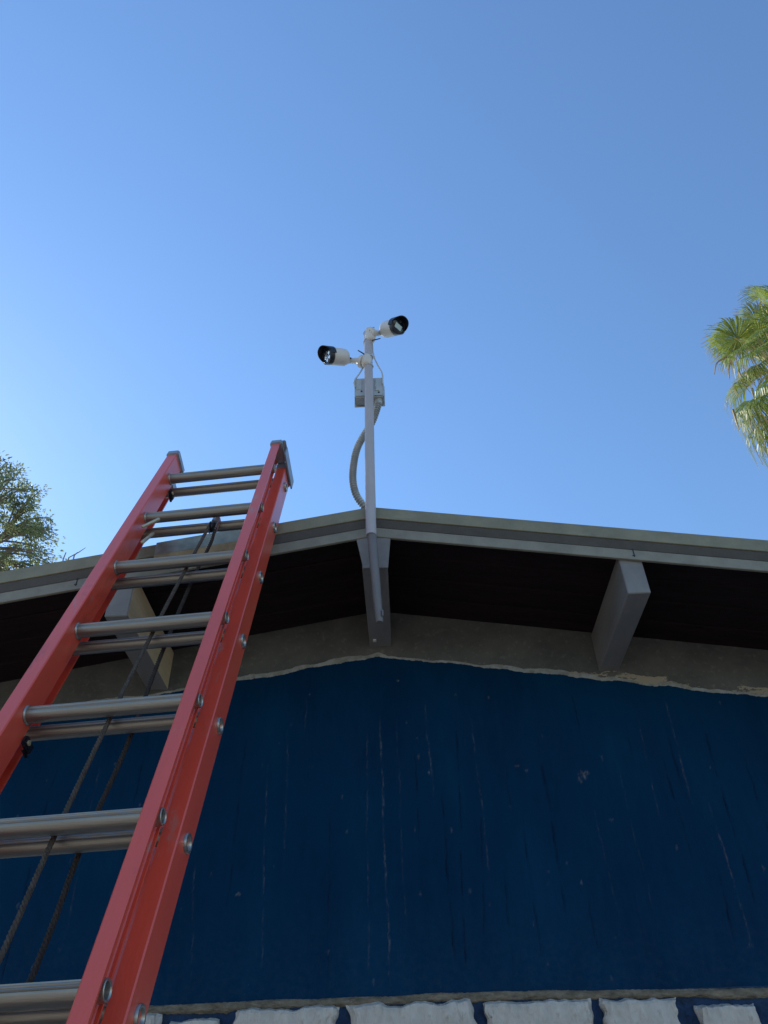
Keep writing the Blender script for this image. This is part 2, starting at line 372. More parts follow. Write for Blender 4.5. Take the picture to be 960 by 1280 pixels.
# --- stone base: rough mortar bed, then one stone after another
mb = MB(); NX, NZ = 640, 170
bx = np.linspace(-3.4, 3.4, NX); bz = np.linspace(GZ, .338, NZ)
vs = []
for z in bz:
    for x in bx:
        kk = min(1, max(.25, (.335-z)/.06))
        vs.append((x, WY-.006-kk*(.010*mnoise.noise(Vector((x*14, z*14, 0)))+.008*mnoise.noise(Vector((x*45, z*45, 3)))+.005*mnoise.noise(Vector((x*90, z*90, 6)))), z))
fs = [(j*NX+i, j*NX+i+1, (j+1)*NX+i+1, (j+1)*NX+i) for j in range(NZ-1) for i in range(NX-1)]
hp('mortar', mesh('mortar', vs, fs, True), m_mortar)
# worn cement line on top of the stones
led = [(-3.4, .352), (-.9, .350), (at(196, 1257, WY-.01).x, at(196, 1257, WY-.01).z), (at(330, 1250, WY-.01).x, at(330, 1250, WY-.01).z),
       (at(456, 1246, WY-.01).x, at(456, 1246, WY-.01).z), (at(602, 1239, WY-.01).x, at(602, 1239, WY-.01).z),
       (at(780, 1237, WY-.01).x, at(780, 1237, WY-.01).z), (at(936, 1235, WY-.01).x, at(936, 1235, WY-.01).z), (3.4, .335)]
lx = [p[0] for p in led]; lz = [p[1] for p in led]
def ledz(x): return float(np.interp(x, lx, lz))
xs = np.linspace(-3.4, 3.4, 1500); vs = []; fs = []
for i, x in enumerate(xs):
    n1 = mnoise.noise(Vector((x*9, 0, 0))); n2 = mnoise.noise(Vector((x*120, 5, 0))); n3 = mnoise.noise(Vector((x*6, 9, 0))); n4 = mnoise.noise(Vector((x*33, 4, 0)))
    zt = ledz(x)+.003*n1+.0015*n2; zb = zt-.024-.009*n3-.004*n4+.002*n2
    yo = .013+.005*n1+.0015*n2
    vs += [(x, WY+.01, zt+.002), (x, WY-yo*.55, zt), (x, WY-yo*.8, zt-.004), (x, WY-yo-.002*n2-.003*n4, zt*.55+zb*.45), (x, WY-yo*.9-.003*n2, zb+.003), (x, WY+.01, zb-.002)]
    if i: fs += [((i-1)*6+k, i*6+k, i*6+k+1, (i-1)*6+k+1) for k in range(5)]
hp('cement_line', mesh('cement_line', vs, fs, True), m_ledge)

def stone_mesh(name, w, h, seed, nxs=16, nzs=8, slant=(0, 0)):
    """rough faced stone, origin at the middle of its top edge, face towards -Y"""
    def nn(a, b_, s): return mnoise.noise(Vector((a*s+seed*7.3, b_*s-seed*3.1, seed)))
    rs_ = random.Random(seed*11+3); pl_ = [(rs_.uniform(-.004, .003), rs_.uniform(-.10, .10), rs_.uniform(-.09, .09)) for _ in range(7)]
    vs = []; fs = []
    prot = .036
    for j in range(nzs+1):
        for i in range(nxs+1):
            u = i/nxs*2-1; v = j/nzs                    # v 0 at top
            wl = 1+slant[0]*v*(u < 0)+slant[1]*v*(u > 0)
            x = u*w/2*wl; z = -v*h
            ex = min(1, (1-abs(u))*w/2/.018); ez = min(1, min(v, 1-v)*h/.015)
            e = min(ex, ez); y = -prot*(1-(1-e)**2.6)
            y += max(c0+a0*x+b0*z for c0, a0, b0 in pl_)-.004+.007*abs(nn(x*1.5, z*.6, 24))+.002*nn(x*1.6, z*.6+2, 75)
            if abs(u) == 1 or j in (0, nzs): y = .0
            x += (.016*nn(z, 1+u*3, 14)+.009*nn(z, 5, 45))*(abs(u) > .85)
            z += (.009*nn(x, 3, 11)+.006*nn(x, 8, 27)+.004*nn(x, 8, 60))*max(0, 1-v*2.5)**2+.012*nn(x, 9, 15)*(v > .99)
            vs.append((x, y, z))
    W_ = nxs+1
    fs = [(j*W_+i, (j+1)*W_+i, (j+1)*W_+i+1, j*W_+i+1) for j in range(nzs) for i in range(nxs)]
    # sides run back into the wall
    ring = [i for i in range(W_)]+[(j*W_+nxs) for j in range(1, nzs+1)]+[nzs*W_+i for i in range(nxs-1, -1, -1)]+[j*W_ for j in range(nzs-1, 0, -1)]
    n0 = len(vs); vs += [(vs[k][0], .03, vs[k][2]) for k in ring]; R = len(ring)
    fs += [(ring[k], ring[(k+1) % R], n0+(k+1) % R, n0+k) for k in range(R)]
    me = mesh(name, vs, fs)
    bm = bmesh.new(); bm.from_mesh(me); bmesh.ops.recalc_face_normals(bm, faces=bm.faces)
    for f in bm.faces: f.smooth = True
    for e in bm.edges:
        if len(e.link_faces) == 2 and e.calc_face_angle(0) > math.radians(16): e.smooth = False
    bm.to_mesh(me); bm.free(); return me
# top course as seen in the photograph: (left px, right px, top py, slant)
tops = [(-40, 88, 1272, (0, 0)), (100, 196, 1268, (0, 0)), (212, 272, 1271, (.1, .1)), (293, 421, 1258, (.08, .02)), (437, 592, 1252, (0, .05)), (604, 741, 1249, (-.05, -.06)), (750, 845, 1246, (-.04, .10)), (874, 948, 1254, (-.10, .03))]
SY = WY-.012
stones = []
for k, (a, b_, ty, sl) in enumerate(tops):
    p, q = at(a, ty, SY-.03), at(b_, ty, SY-.03); w = q.x-p.x
    o = hp('stone', stone_mesh('stone', w, random.uniform(.20, .25), k+1, 56, 26, sl), m_stone); o.location = ((p.x+q.x)/2, SY, (p.z+q.z)/2-.0)
shared = [stone_mesh('stone_shared', w, h, 20+i, 12, 7) for i, (w, h) in enumerate(((.34, .21), (.26, .19), (.20, .21), (.40, .18), (.29, .22)))]
for me_ in shared: me_.materials.append(m_stone)
sw = [.34, .26, .20, .40, .29]
def course(z, xa, xb):
    x = xa
    while x < xb:
        k = random.randrange(5)
        if x+sw[k] > xb+.1: break
        o = hp('stone', shared[k], m_stone); o.location = (x+sw[k]/2, SY+random.uniform(-.006, .006), z+random.uniform(-.012, .012)); x += sw[k]+.028+random.uniform(0, .03)
course(.315, -3.38, at(-40, 1272, SY).x-.02); course(.295, at(960, 1250, SY).x+.02, 3.38)
for r in range(1, 8): course(.315-r*.235, -3.38+random.uniform(0, .1), 3.38)

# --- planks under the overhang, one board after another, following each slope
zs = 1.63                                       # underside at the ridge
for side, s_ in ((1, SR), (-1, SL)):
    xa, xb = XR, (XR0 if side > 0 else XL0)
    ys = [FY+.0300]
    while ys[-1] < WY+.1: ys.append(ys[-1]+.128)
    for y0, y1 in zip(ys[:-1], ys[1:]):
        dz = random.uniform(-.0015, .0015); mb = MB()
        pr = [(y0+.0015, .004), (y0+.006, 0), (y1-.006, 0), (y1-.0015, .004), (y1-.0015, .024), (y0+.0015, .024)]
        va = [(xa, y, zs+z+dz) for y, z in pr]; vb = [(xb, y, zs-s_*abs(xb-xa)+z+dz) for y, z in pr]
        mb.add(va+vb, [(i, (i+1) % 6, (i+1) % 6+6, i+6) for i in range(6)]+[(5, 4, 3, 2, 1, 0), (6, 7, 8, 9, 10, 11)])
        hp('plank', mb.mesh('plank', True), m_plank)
# --- metal roof edge: top band, dark return, lower trim, each its own length of profile
def edge(name, prof, z0, m, side, xa=None, xb=None, push=0.0):
    s_ = SR if side > 0 else SL
    xa = XR if xa is None else xa; xb = (XR0 if side > 0 else XL0) if xb is None else xb
    n = len(prof); A = [(xa, FY+y-push, z0-s_*abs(xa-XR)+z) for y, z in prof]; B = [(xb, FY+y-push, z0-s_*abs(xb-XR)+z) for y, z in prof]
    mb = MB(); mb.add(A+B, [(i, (i+1) % n, (i+1) % n+n, i+n) for i in range(n)]+[tuple(range(n-1, -1, -1)), tuple(range(n, 2*n))])
    return hp(name, bevel(mb.mesh(name), .0015, 1), m)
for side in (1, -1):
    edge('roof_edge', [(0, .0), (0, -.048), (.050, -.048), (.050, .0)], 1.713, m_fascia, side)
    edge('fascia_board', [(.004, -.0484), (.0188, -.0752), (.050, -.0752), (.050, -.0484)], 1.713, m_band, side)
    edge('trim_board', [(.0180, -.0755), (.0180, -.1145), (.0292, -.1145), (.0292, -.0755)], 1.713, m_trim, side)
# galvanised cover piece on the left slope and thin lap joints
edge('flashing', [(-.004, .004), (-.004, -.050), (.0145, -.0775), (.0165, -.0765), (-.001, -.0485), (-.001, .0005), (.0345, .0005), (.0345, .004)], 1.713, m_galv, -1, -.50, -.80)
def trim_joint(px, py):
    p = at(px, py, FY+.0175); mb = MB(); mb.box((p.x-.0016, p.y-.0012, p.z-.016), (p.x+.0016, p.y+.002, p.z+.016)); mb.box((p.x-.006, p.y-.001, p.z-.013), (p.x+.003, p.y+.001, p.z-.009))
    hp('trim_joint', bevel(mb.mesh('trim_joint'), .0004, 1), m_black)
trim_joint(792, 691); trim_joint(96, 727)
# roof slabs
for side, s_ in ((1, SR), (-1, SL)):
    xb = XR0 if side > 0 else XL0; mb = MB()
    def P(x, y, z): return (x, y, z-s_*abs(x-XR))
    mb.add([P(XR, FY+.052, 1.660), P(xb, FY+.052, 1.660), P(xb, BACK, 1.660), P(XR, BACK, 1.660), P(XR, FY+.052, 1.706), P(xb, FY+.052, 1.706), P(xb, BACK, 1.706), P(XR, BACK, 1.706)],
           [(0, 3, 2, 1), (4, 5, 6, 7), (0, 1, 5, 4), (1, 2, 6, 5), (2, 3, 7, 6), (3, 0, 4, 7)])
    hp('roof', mb.mesh('roof'), m_roof)
# --- outrigger beams
def beam(xc, w, zb, zt, sidemat=None):
    mb = MB(); mb.box((xc-w/2, FY+.030, zb), (xc+w/2, WY+.02, zt)); me_ = bevel(mb.mesh('beam'), .003, 1)
    o = hp('beam', me_, m_beam)
    if sidemat:
        me_.materials.append(sidemat)
        for p in me_.polygons:
            if p.normal.x > .9: p.material_index = 1
    return o
beam(-.0700, .082, 1.473, 1.628)
pq = [at(445, 672, FY+.022), at(488, 672, FY+.022), at(485, 709.5, FY+.022), at(454, 710, FY+.022)]
mb = MB(); mb.add([(p.x, FY+.0215, p.z) for p in pq]+[(p.x, FY+.0290, p.z) for p in pq], [(0,3,2,1),(4,5,6,7),(0,1,5,4),(1,2,6,5),(2,3,7,6),(3,0,4,7)])
hp('end_board', bevel(mb.mesh('end_board'), .001, 1), m_beam)
beam(.7649, .0726, 1.338, 1.49)
beam(-.895, .074, 1.327, 1.482, m_beam_tan)
beam(1.72, .0726, 1.185, 1.337); beam(-1.78, .0726, 1.17, 1.325)
# small white cable clip and nail heads on the centre beam
mb = MB(); mb.box((-.097, 2.50, 1.4665), (-.084, 2.515, 1.4725)); hp('cable_clip', bevel(mb.mesh('cable_clip'), .001, 1), m_cream)

# ------------------------------------------------------------------ pole with its cameras
PX, PY = -.0775, 1.990
pole = thing('pole', 'slim pale grey pole fixed at the roof peak, carrying two cameras', 'pole', (PX, PY, 1.24))
def child(parent, name, me, m, **k):
    o = obj(name, me, m, parent, **k); o.matrix_parent_inverse = Matrix.Translation(-Vector(parent.location)); return o
mb = MB(); mb.tube([(PX, PY, 1.562), (PX-.001, PY, 1.9), (PX, PY, 2.25), (PX-.001, PY, 2.628), (PX-.001, PY, 2.634)], [.0178, .0176, .0170, .0165, .013], 28)
child(pole, 'upper_tube', mb.mesh('upper_tube', True), m_pole)
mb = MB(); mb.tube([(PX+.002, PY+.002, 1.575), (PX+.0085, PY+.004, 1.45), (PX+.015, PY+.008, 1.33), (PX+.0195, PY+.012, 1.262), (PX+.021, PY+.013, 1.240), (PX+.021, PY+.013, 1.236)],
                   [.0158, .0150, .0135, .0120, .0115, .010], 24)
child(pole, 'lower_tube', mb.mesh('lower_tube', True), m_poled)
mb = MB(); mb.box((PX+.029, PY-.003, 1.25), (PX+.034, PY+.003, 1.272))
child(pole, 'end_bolt', bevel(mb.mesh('end_bolt'), .001, 1), m_poled)

def frame(axis, upv=(0, 0, 1)):
    f = Vector(axis).normalized(); r_ = f.cross(Vector(upv)).normalized(); u = r_.cross(f)
    return f, r_, u
def security_camera(label, front, axis, clamp, kind):
    front = Vector(front); ax_, ay_, want = axis            # third value: slope of the body in the picture
    def slope(z):
        b_ = front-Vector((ax_, ay_, z)).normalized()*.09
        px = [(F*p.dot(rt)/p.dot(fw), -F*p.dot(up)/p.dot(fw)) for p in (front, b_)]
        return (px[0][1]-px[1][1])/(px[0][0]-px[1][0])
    zs_ = min((-1.2+.01*k for k in range(160)), key=lambda z: abs(slope(z)-want))
    f, r_, u = frame((ax_, ay_, zs_)); clamp = Vector(clamp)
    t = thing('security_camera', label, 'security camera', tuple(clamp), 'security cameras on the pole')
    R = .0355; Lb = .090
    def P(a, b_, c): return front+f*a+r_*b_+u*c
    def lathe(prof, n=36):
        m_ = MB(); m_.lathe(front, f, prof, n); return m_
    child(t, 'housing', lathe([(-Lb-.004, R*.70), (-Lb, R*.86), (-Lb+.008, R*.97), (-Lb+.016, R), (-.022, R), (-.021, R*.975), (-.019, R*.975), (-.018, R)]).mesh('housing', True), m_cream)
    child(t, 'front_ring', lathe([(-.019, R*.99), (-.006, R*1.01), (0, R*.97), (.001, R*.90), (-.004, R*.86)]).mesh('front_ring', True), m_black)
    # visor: curved plate over the upper half, reaching past the glass
    m_ = MB(); n = 22; vs = []
    for rr in (R*1.02, R*1.10):
        for a in (-.024, .024):
            for k in range(n+1):
                th = math.radians(-22+224*k/n); cut = a-(.026*(1-max(0, math.sin(th)))**1.5 if a > 0 else 0)
                vs.append(P(cut, math.cos(th)*rr, math.sin(th)*rr))
    w_ = n+1; q = lambda s_, e, k: (s_*2+e)*w_+k
    fs = []
    for k in range(n):
        fs += [(q(0,0,k), q(0,0,k+1), q(0,1,k+1), q(0,1,k)), (q(1,0,k), q(1,1,k), q(1,1,k+1), q(1,0,k+1)),
               (q(0,0,k), q(1,0,k), q(1,0,k+1), q(0,0,k+1)), (q(0,1,k), q(0,1,k+1), q(1,1,k+1), q(1,1,k))]
    for k in (0, n): fs.append((q(0,0,k), q(0,1,k), q(1,1,k), q(1,0,k)))
    m_.add(vs, fs)
    me_ = m_.mesh('hood', True); me_.materials.append(m_black); me_.materials.append(m_cream)
    for p in me_.polygons:
        c = Vector(p.center)-front
        if c.dot(f) < -.013 and False: p.material_index = 1
    child(t, 'hood', me_, None)
    child(t, 'lens_glass', lathe([(-.007, R*.855), (-.0035, R*.855), (-.003, R*.80)]).mesh('lens_glass', True), m_glass)
    if kind == 'panel':
        m_ = MB(); a, b_ = R*.50, R*.30
        m_.add([P(d, sx_*a, sz_*b_-.003) for d in (-.003, -.0012) for sx_, sz_ in ((-1,-1),(1,-1),(1,1),(-1,1))], [(0,3,2,1),(4,5,6,7),(0,1,5,4),(1,2,6,5),(2,3,7,6),(3,0,4,7)])
        child(t, 'sensor_window', m_.mesh('sensor_window'), m_lensplate)
        m_ = MB(); m_.tube([P(-.0012, 0, R*.58), P(.0006, 0, R*.58)], R*.14, 16); child(t, 'lens', m_.mesh('lens', True), m_black)
    else:
        for k, (a, b_, rr) in enumerate([(0, R*.38, .009), (-R*.42, R*.05, .008), (R*.42, R*.05, .008), (-R*.25, -R*.42, .007), (R*.25, -R*.42, .007)]):
            m_ = MB(); m_.tube([P(-.003, a, b_), P(-.001, a, b_), P(.0004, a, b_)], [rr, rr, rr*.6], 14)
            child(t, 'lamp' if k else 'lens', m_.mesh('lamp', True), m_led if k else m_black)
        m_ = MB()  # raised pale slashes stand in for LED reflections on the glass
        for a, b_, L_ in ((-.010, .004, .030), (-.002, 0, .040), (.006, .004, .032), (.014, -.004, .020)):
            m_.tube([P(-.001, a-.004, b_-L_/2), P(.0002, a, b_), P(-.001, a+.004, b_+L_/2)], [.0008, .0022, .0008], 6)
        child(t, 'led_glints', m_.mesh('led_glints', True), m_led)
    # arm from the underside of the back to the clamp on the pole
    back = P(-Lb+.018, 0, -R*.55); knee = P(-Lb-.014, 0, -R*.35); d = (clamp-knee)
    m_ = MB(); m_.tube([back, P(-Lb-.002, 0, -R*.45), knee], [.015, .014, .012], 18); child(t, 'bracket', m_.mesh('bracket', True), m_cream)
    m_ = MB(); j = knee+d*.14
    m_.tube([knee-d*.04, knee+d*.02, knee+d*.08, j], [.009, .0125, .0125, .009], 18); child(t, 'swivel_joint', m_.mesh('swivel_joint', True), m_cream)
    m_ = MB(); sd = d.cross(Vector((0, 0, 1))).normalized(); m_.tube([j-sd*.014, j+sd*.014], .0035, 10); child(t, 'locking_screw', m_.mesh('locking_screw', True), m_black)
    dn = d.normalized()
    m_ = MB(); m_.tube([j, knee+d*.30, knee+d*.62, knee+d*.70, knee+d*.80, knee+d*.81, clamp], [.0095, .0115, .0150, .018, .024, .027, .027], 24)
    child(t, 'arm', m_.mesh('arm', True), m_cream)
    return t
CL = at(408.5, 444.5, PY-.035); CR = at(498.5, 407.5, PY-.055)
cam_l = security_camera('lower cream bullet camera on the pole with shiny LED face, pointing left', CL, (-.80, -.45, .11), (PX-.020, PY-.001, 2.452), 'leds')
cam_r = security_camera('upper cream bullet camera at the pole top with flat grey window, pointing right', CR, (.66, -.58, -.28), (PX+.006, PY-.019, 2.612), 'panel')
def ring_strap(parent, zc, tilt, rad=.0182, wid=.0035, tail=None, phase=0):
    m_ = MB(); pts = []
    for k in range(25):
        a = 2*math.pi*k/24; pts.append((PX+math.cos(a)*rad*1.02, PY+math.sin(a)*rad*1.02, zc+tilt*math.cos(a+phase)*rad))
    m_.tube(pts, wid, 6, False)
    zt_ = child(parent, 'zip_tie', m_.mesh('zip_tie', True), m_cable)
    if tail:
        m_ = MB(); m_.tube(tail, [.0028, .0026, .0022], 6); child(parent, 'zip_tie_tail', m_.mesh('zip_tie_tail', True), m_black)
def px3(l, Y): return [at(a, b_, Y) for a, b_ in l]
# mounting cups and straps
def cup(parent, z, side):
    m_ = MB(); hs = [(-.032, .006), (-.030, .013), (-.024, .0185), (-.012, .0215), (0, .0225), (.012, .0215), (.024, .0185), (.030, .013), (.032, .006)]
    m_.tube([(PX-side*.009, PY-.007, z+a) for a, _ in hs], [b_ for _, b_ in hs], 26)
    child(parent, 'mount_cup', m_.mesh('mount_cup', True), m_cream)
cup(cam_l, 2.452, 1); cup(cam_r, 2.606, -1)
ring_strap(cam_l, 2.476, .25, .0178, .0024, px3([(455, 442.5), (451, 440), (447.5, 438)], PY-.03), 0)
ring_strap(cam_l, 2.425, -.3, .0178, .0022, None, 1)
ring_strap(cam_r, 2.632, -.4, .0178, .0024, px3([(462, 413), (465, 411), (467.5, 409)], PY-.03), 0)
ring_strap(cam_r, 2.580, .3, .0178, .0022, px3([(465, 425.5), (470, 424.5), (475.5, 423)], PY-.026), 1)

# junction box behind the pole
bc = at(461.5, 495.5, PY+.022)
BXW, BH, BD = .0575, .112, .050
jb = thing('junction_box', 'small square galvanised junction box behind the pole below the cameras', 'junction box', (bc.x, PY+.04, bc.z))
mb = MB(); mb.box((bc.x-BXW, PY+.021, bc.z), (bc.x+BXW, PY+.021+BD, bc.z+BH)); child(jb, 'body', bevel(mb.mesh('body'), .005, 2), m_box)
mb = MB(); mb.box((bc.x-BXW-.003, PY+.0715, bc.z-.003), (bc.x+BXW+.003, PY+.0755, bc.z+BH+.003)); child(jb, 'cover_plate', bevel(mb.mesh('cover_plate'), .001, 1), m_box)
for a in (-.036, 0):
    mb = MB(); mb.tube([(bc.x+a, PY+.046, bc.z-.0016), (bc.x+a, PY+.046, bc.z+.002)], [.0135, .0145], 24); child(jb, 'knockout', mb.mesh('knockout', True), m_box)
mb = MB()
for a, b_ in ((-.040, .09), (.012, .085), (.036, .06), (.038, .02), (-.03, .03)):
    mb.tube([(bc.x+a, PY+.0185, bc.z+b_), (bc.x+a, PY+.022, bc.z+b_)], .0035, 12)
child(jb, 'screw', mb.mesh('screw', True), m_black)
mb = MB(); mb.box((bc.x-.050, PY+.018, bc.z+.040), (bc.x-.028, PY+.022, bc.z+.095)); mb.box((bc.x+.024, PY+.0175, bc.z+.030), (bc.x+.040, PY+.022, bc.z+.100))
child(jb, 'raised_panel', bevel(mb.mesh('raised_panel'), .0015, 1), m_box)
# cable ends from the cameras into the box
cb = thing('cable', 'thin pale cable hanging right of the pole from the upper camera to the box', 'cable', tuple(at(464, 425, PY)), 'camera cables')
mb = MB(); mb.tube(px3([(464, 423), (465.5, 432), (466, 440), (468.5, 449), (473, 458), (477, 464.5), (478.3, 470), (478.2, 480)], PY+.016), .0032, 8); child(cb, 'sheath', mb.mesh('sheath', True), m_cable)
cb = thing('cable', 'short thin cable looping left of the pole from the lower camera to the box', 'cable', tuple(at(452, 462, PY)), 'camera cables')
mb = MB(); mb.tube(px3([(454, 455), (452.5, 462), (448, 469), (444, 474), (442.5, 479), (444, 484)], PY+.016), .0032, 8); child(cb, 'sheath', mb.mesh('sheath', True), m_cable)

# corrugated conduit: smooth path with rings of its own
cp = [at(473, 503, PY+.047), at(471, 512, PY+.05), at(465, 528, PY+.06), at(455, 544, PY+.066), at(446, 562, PY+.07), at(441.5, 585, PY+.078), at(441.5, 604, PY+.085), at(446, 620, PY+.092), at(455, 633, PY+.10), at(462, 645, PY+.12)]
path = spline(cp, 75)
acc = 0; rad = []
for i, p in enumerate(path):
    if i: acc += (p-path[i-1]).length
    rad.append(.0115+.0030*math.sin(acc/.0105*2*math.pi))
fc = thing('flexible_conduit', 'ribbed grey metal conduit curving from the junction box down behind the pole to the roof', 'conduit', tuple(cp[-1]))
mb = MB(); mb.tube(path, rad, 14); child(fc, 'ribbed_tube', mb.mesh('ribbed_tube', True), m_flex)
mb = MB(); a, b_ = cp[0]+Vector((0, 0, .018)), cp[0]-Vector((0, 0, .012)); mb.tube([a, (a+b_)/2, (a+b_)/2-Vector((0, 0, .001)), b_], [.016, .016, .0145, .0145], 8); child(fc, 'connector', mb.mesh('connector'), m_box)

# ------------------------------------------------------------------ extension ladder
P0 = Vector((-.79471, 1.99815, 1.85936)); U = Vector((-.0098716, -.3936509, -.9192070)); Rr = Vector((.997522, -.067914, .0183716)); Nn = Rr.cross(U)
W = .343; SP = .3048; S0 = (P0.z-GZ)/-U.z
LM = Matrix(((Rr.x, Nn.x, -U.x, 0), (Rr.y, Nn.y, -U.y, 0), (Rr.z, Nn.z, -U.z, 0), (0, 0, 0, 1)))
foot = P0+U*S0
ladder = thing('extension_ladder', 'red fibreglass extension ladder with aluminium rungs leaning on the roof edge', 'ladder', tuple(foot))
ladder.rotation_euler = LM.to_euler()
def lp(name, me, m, parent=None, **k): return obj(name, me, m, parent or ladder, **k)
def L(t, n, s): return Vector((t, n, S0-s))            # ladder frame: along rung, away from the climber, down the rail
def chan(tw, sgn, n0, n1, fl, fb=None, th=.0045, ch=.0025):
    """C section; web plane at tw, flanges reaching towards sgn"""
    g = sgn; fb = fl if fb is None else fb
    return [(tw+g*ch, n0), (tw+g*fl, n0), (tw+g*fl, n0+th), (tw+g*(th+.002), n0+th), (tw+g*th, n0+th+.002), (tw+g*th, n1-th-.002), (tw+g*(th+.002), n1-th),
            (tw+g*fb, n1-th), (tw+g*fb, n1), (tw+g*ch, n1), (tw, n1-ch), (tw, n0+ch)]
def rail(prof, s0, s1):
    m_ = MB(); m_.prism(prof, L(0, 0, s0), L(0, 0, s1), (1, 0, 0), (0, 1, 0)); return lp('rail', m_.mesh('rail', True), m_red)
TOP, TOPB = -.150, -.128
fly_l = rail(chan(.004, -1, -.040, .028, .034), TOP, S0-.28)
fly_r = rail(chan(W+.015, 1, -.040, .030, .0315, .012), TOP, S0-.28)
base_l = rail(chan(-.066, 1, .038, .108, .024), TOPB, S0-.03)
base_r = rail(chan(W+.061, -1, .039, .110, .0345, .085), TOPB, S0-.03)
# moulded end caps
def cap(parent, t0, t1, n0, n1, s0, s1):
    m_ = MB(); m_.box((t0, n0, S0-s1), (t1, n1, S0-s0)); m_.box((t0+.004, n0+.008, S0-s0), (t1-.004, n1-.020, S0-s0+.009))
    return lp('end_cap', bevel(m_.mesh('end_cap'), .005, 2), m_alu2, parent)
cap(fly_l, -.036, .010, -.045, .042, TOP-.014, TOP+.018); cap(fly_r, W+.010, W+.055, -.045, .040, TOP-.014, TOP+.018)
cap(base_l, -.071, -.030, .040, .116, TOPB-.016, TOPB+.030); cap(base_r, W+.022, W+.066, .038, .117, TOPB-.016, TOPB+.045)
mb = MB(); mb.box((W+.0655, -.020, S0-TOPB-.050), (W+.0705, .125, S0-TOPB+.020)); mb.box((W+.050, -.040, S0-TOP+.004), (W+.0655, .02, S0-TOP+.016)); lp('end_plate', bevel(mb.mesh('end_plate'), .003, 2), m_alu2, base_r)
# rungs: D section with ribbed tread
def rung_mesh(name, t0, t1, r0):
    prof = []
    for k in range(64):
        a = 2*math.pi*k/64; x = math.cos(a)*r0; z = math.sin(a)*r0
        lim = r0*.74
        if z > lim: z = lim+(.0007 if k % 2 else -.0003)
        if 92 < math.degrees(a) < 176 and k % 3 == 0: x *= .90; z *= .90
        prof.append((x, z))
    # tread levelled: turn section so that flat faces straight up when the ladder leans
    ln = math.atan2(.3936, .9192); c, s_ = math.cos(ln), math.sin(ln)
    prof = [(x*c+z*s_*-1, x*s_+z*c) for x, z in prof]
    m_ = MB(); m_.prism(prof, (t0, 0, 0), (t1, 0, 0), (0, 1, 0), (0, 0, 1)); me_ = m_.mesh(name, True)
    for e in me_.edges: e.use_edge_sharp = False
    me_.polygons.foreach_set('use_smooth', [False]*len(me_.polygons)); return me_
rf = rung_mesh('rung', .0045, W+.0145, .0180); rb = rung_mesh('rung_back', -.060, W+.055, .0165)
rf.materials.append(m_alu); rb.materials.append(m_alu)
mb = MB(); mb.tube([(.0045, 0, 0), (.0065, 0, 0), (.0085, 0, 0), (.009, 0, 0)], [.0215, .0215, .0200, .0182], 28); collar = mb.mesh('collar', True); collar.materials.append(m_rivet)
def rivet_mesh(h, r0, n=22):
    m_ = MB(); m_.lathe((0, 0, 0), (1, 0, 0), [(-.001, r0*.9), (0, r0), (h*.6, r0), (h*.95, r0*.94), (h, r0*.84), (h*.9, r0*.70), (h*.3, r0*.60), (h-.016, r0*.5), (h-.0165, r0*.05)], n); me_ = m_.mesh('rivet', True); me_.materials.append(m_rivet); return me_
riv_f = rivet_mesh(.021, .0165); riv_b = rivet_mesh(.006, .0185)
for i in range(0, 12):
    s = SP*i
    if s < S0-.35:
        o = lp('rung', rf, None); o.location = L(0, 0, s)
        c_ = lp('collar', collar, None, o)
        for side in (1, -1):
            r_ = obj('rivet', riv_f, None, fly_r if side > 0 else fly_l); r_.location = L(W+.0194, 0, s) if side > 0 else L(-.0006, 0, s)
            if side < 0: r_.rotation_euler = (0, math.pi, 0)
    sb = s-.0065
    if sb < S0-.1:
        o = lp('rung', rb, None); o.location = L(0, .0536+.004, sb)
        for side in (1, -1):
            r_ = obj('rivet', riv_b, None, base_r if side > 0 else base_l); r_.location = L(W+.061, .080, sb) if side > 0 else L(-.066, .080, sb)
            if side < 0: r_.rotation_euler = (0, math.pi, 0)
# rung locks (the pale hooks at the second rung) and black guides on the left rail
def ladpt(px, py, n):
    """point in the ladder's own frame, n behind the rung line, seen at a photo pixel"""
    d = fw + rt*((px-480)/F) - up*((py-640)/F); q = P0+Nn*n; v = d*(q.dot(Nn)/d.dot(Nn))-P0
    return L(v.dot(Rr), n, v.dot(U))
for a, b_ in (((177.5, 659), (199.5, 648.5)), ((178, 678), (191, 667))):
    p, q = ladpt(*a, -.022), ladpt(*b_, -.022 if b_[0] > 195 else .012); dd = (q-p).normalized(); sd = dd.cross(Vector((0, 1, 0))).normalized()
    mb = MB(); mb.prism([(-.0055, -.004), (.0055, -.004), (.0055, .004), (-.0055, .004)], p, q, sd, dd.cross(sd)); lp('rung_lock', bevel(mb.mesh('rung_lock'), .0015, 1), m_brass)
for s in (.045, SP*4+.045, SP*8+.045):
    mb = MB(); mb.box((.004, .022, S0-s-.014), (.016, .060, S0-s+.010)); mb.box((.004, .035, S0-s-.022), (.012, .065, S0-s-.014)); lp('guide_bracket', bevel(mb.mesh('guide_bracket'), .004, 2), m_black)
    mb = MB(); mb.tube([L(.0162, .034, s+.004), L(.0185, .034, s+.004)], .006, 12); lp('guide_bolt', mb.mesh('guide_bolt', True), m_brass)
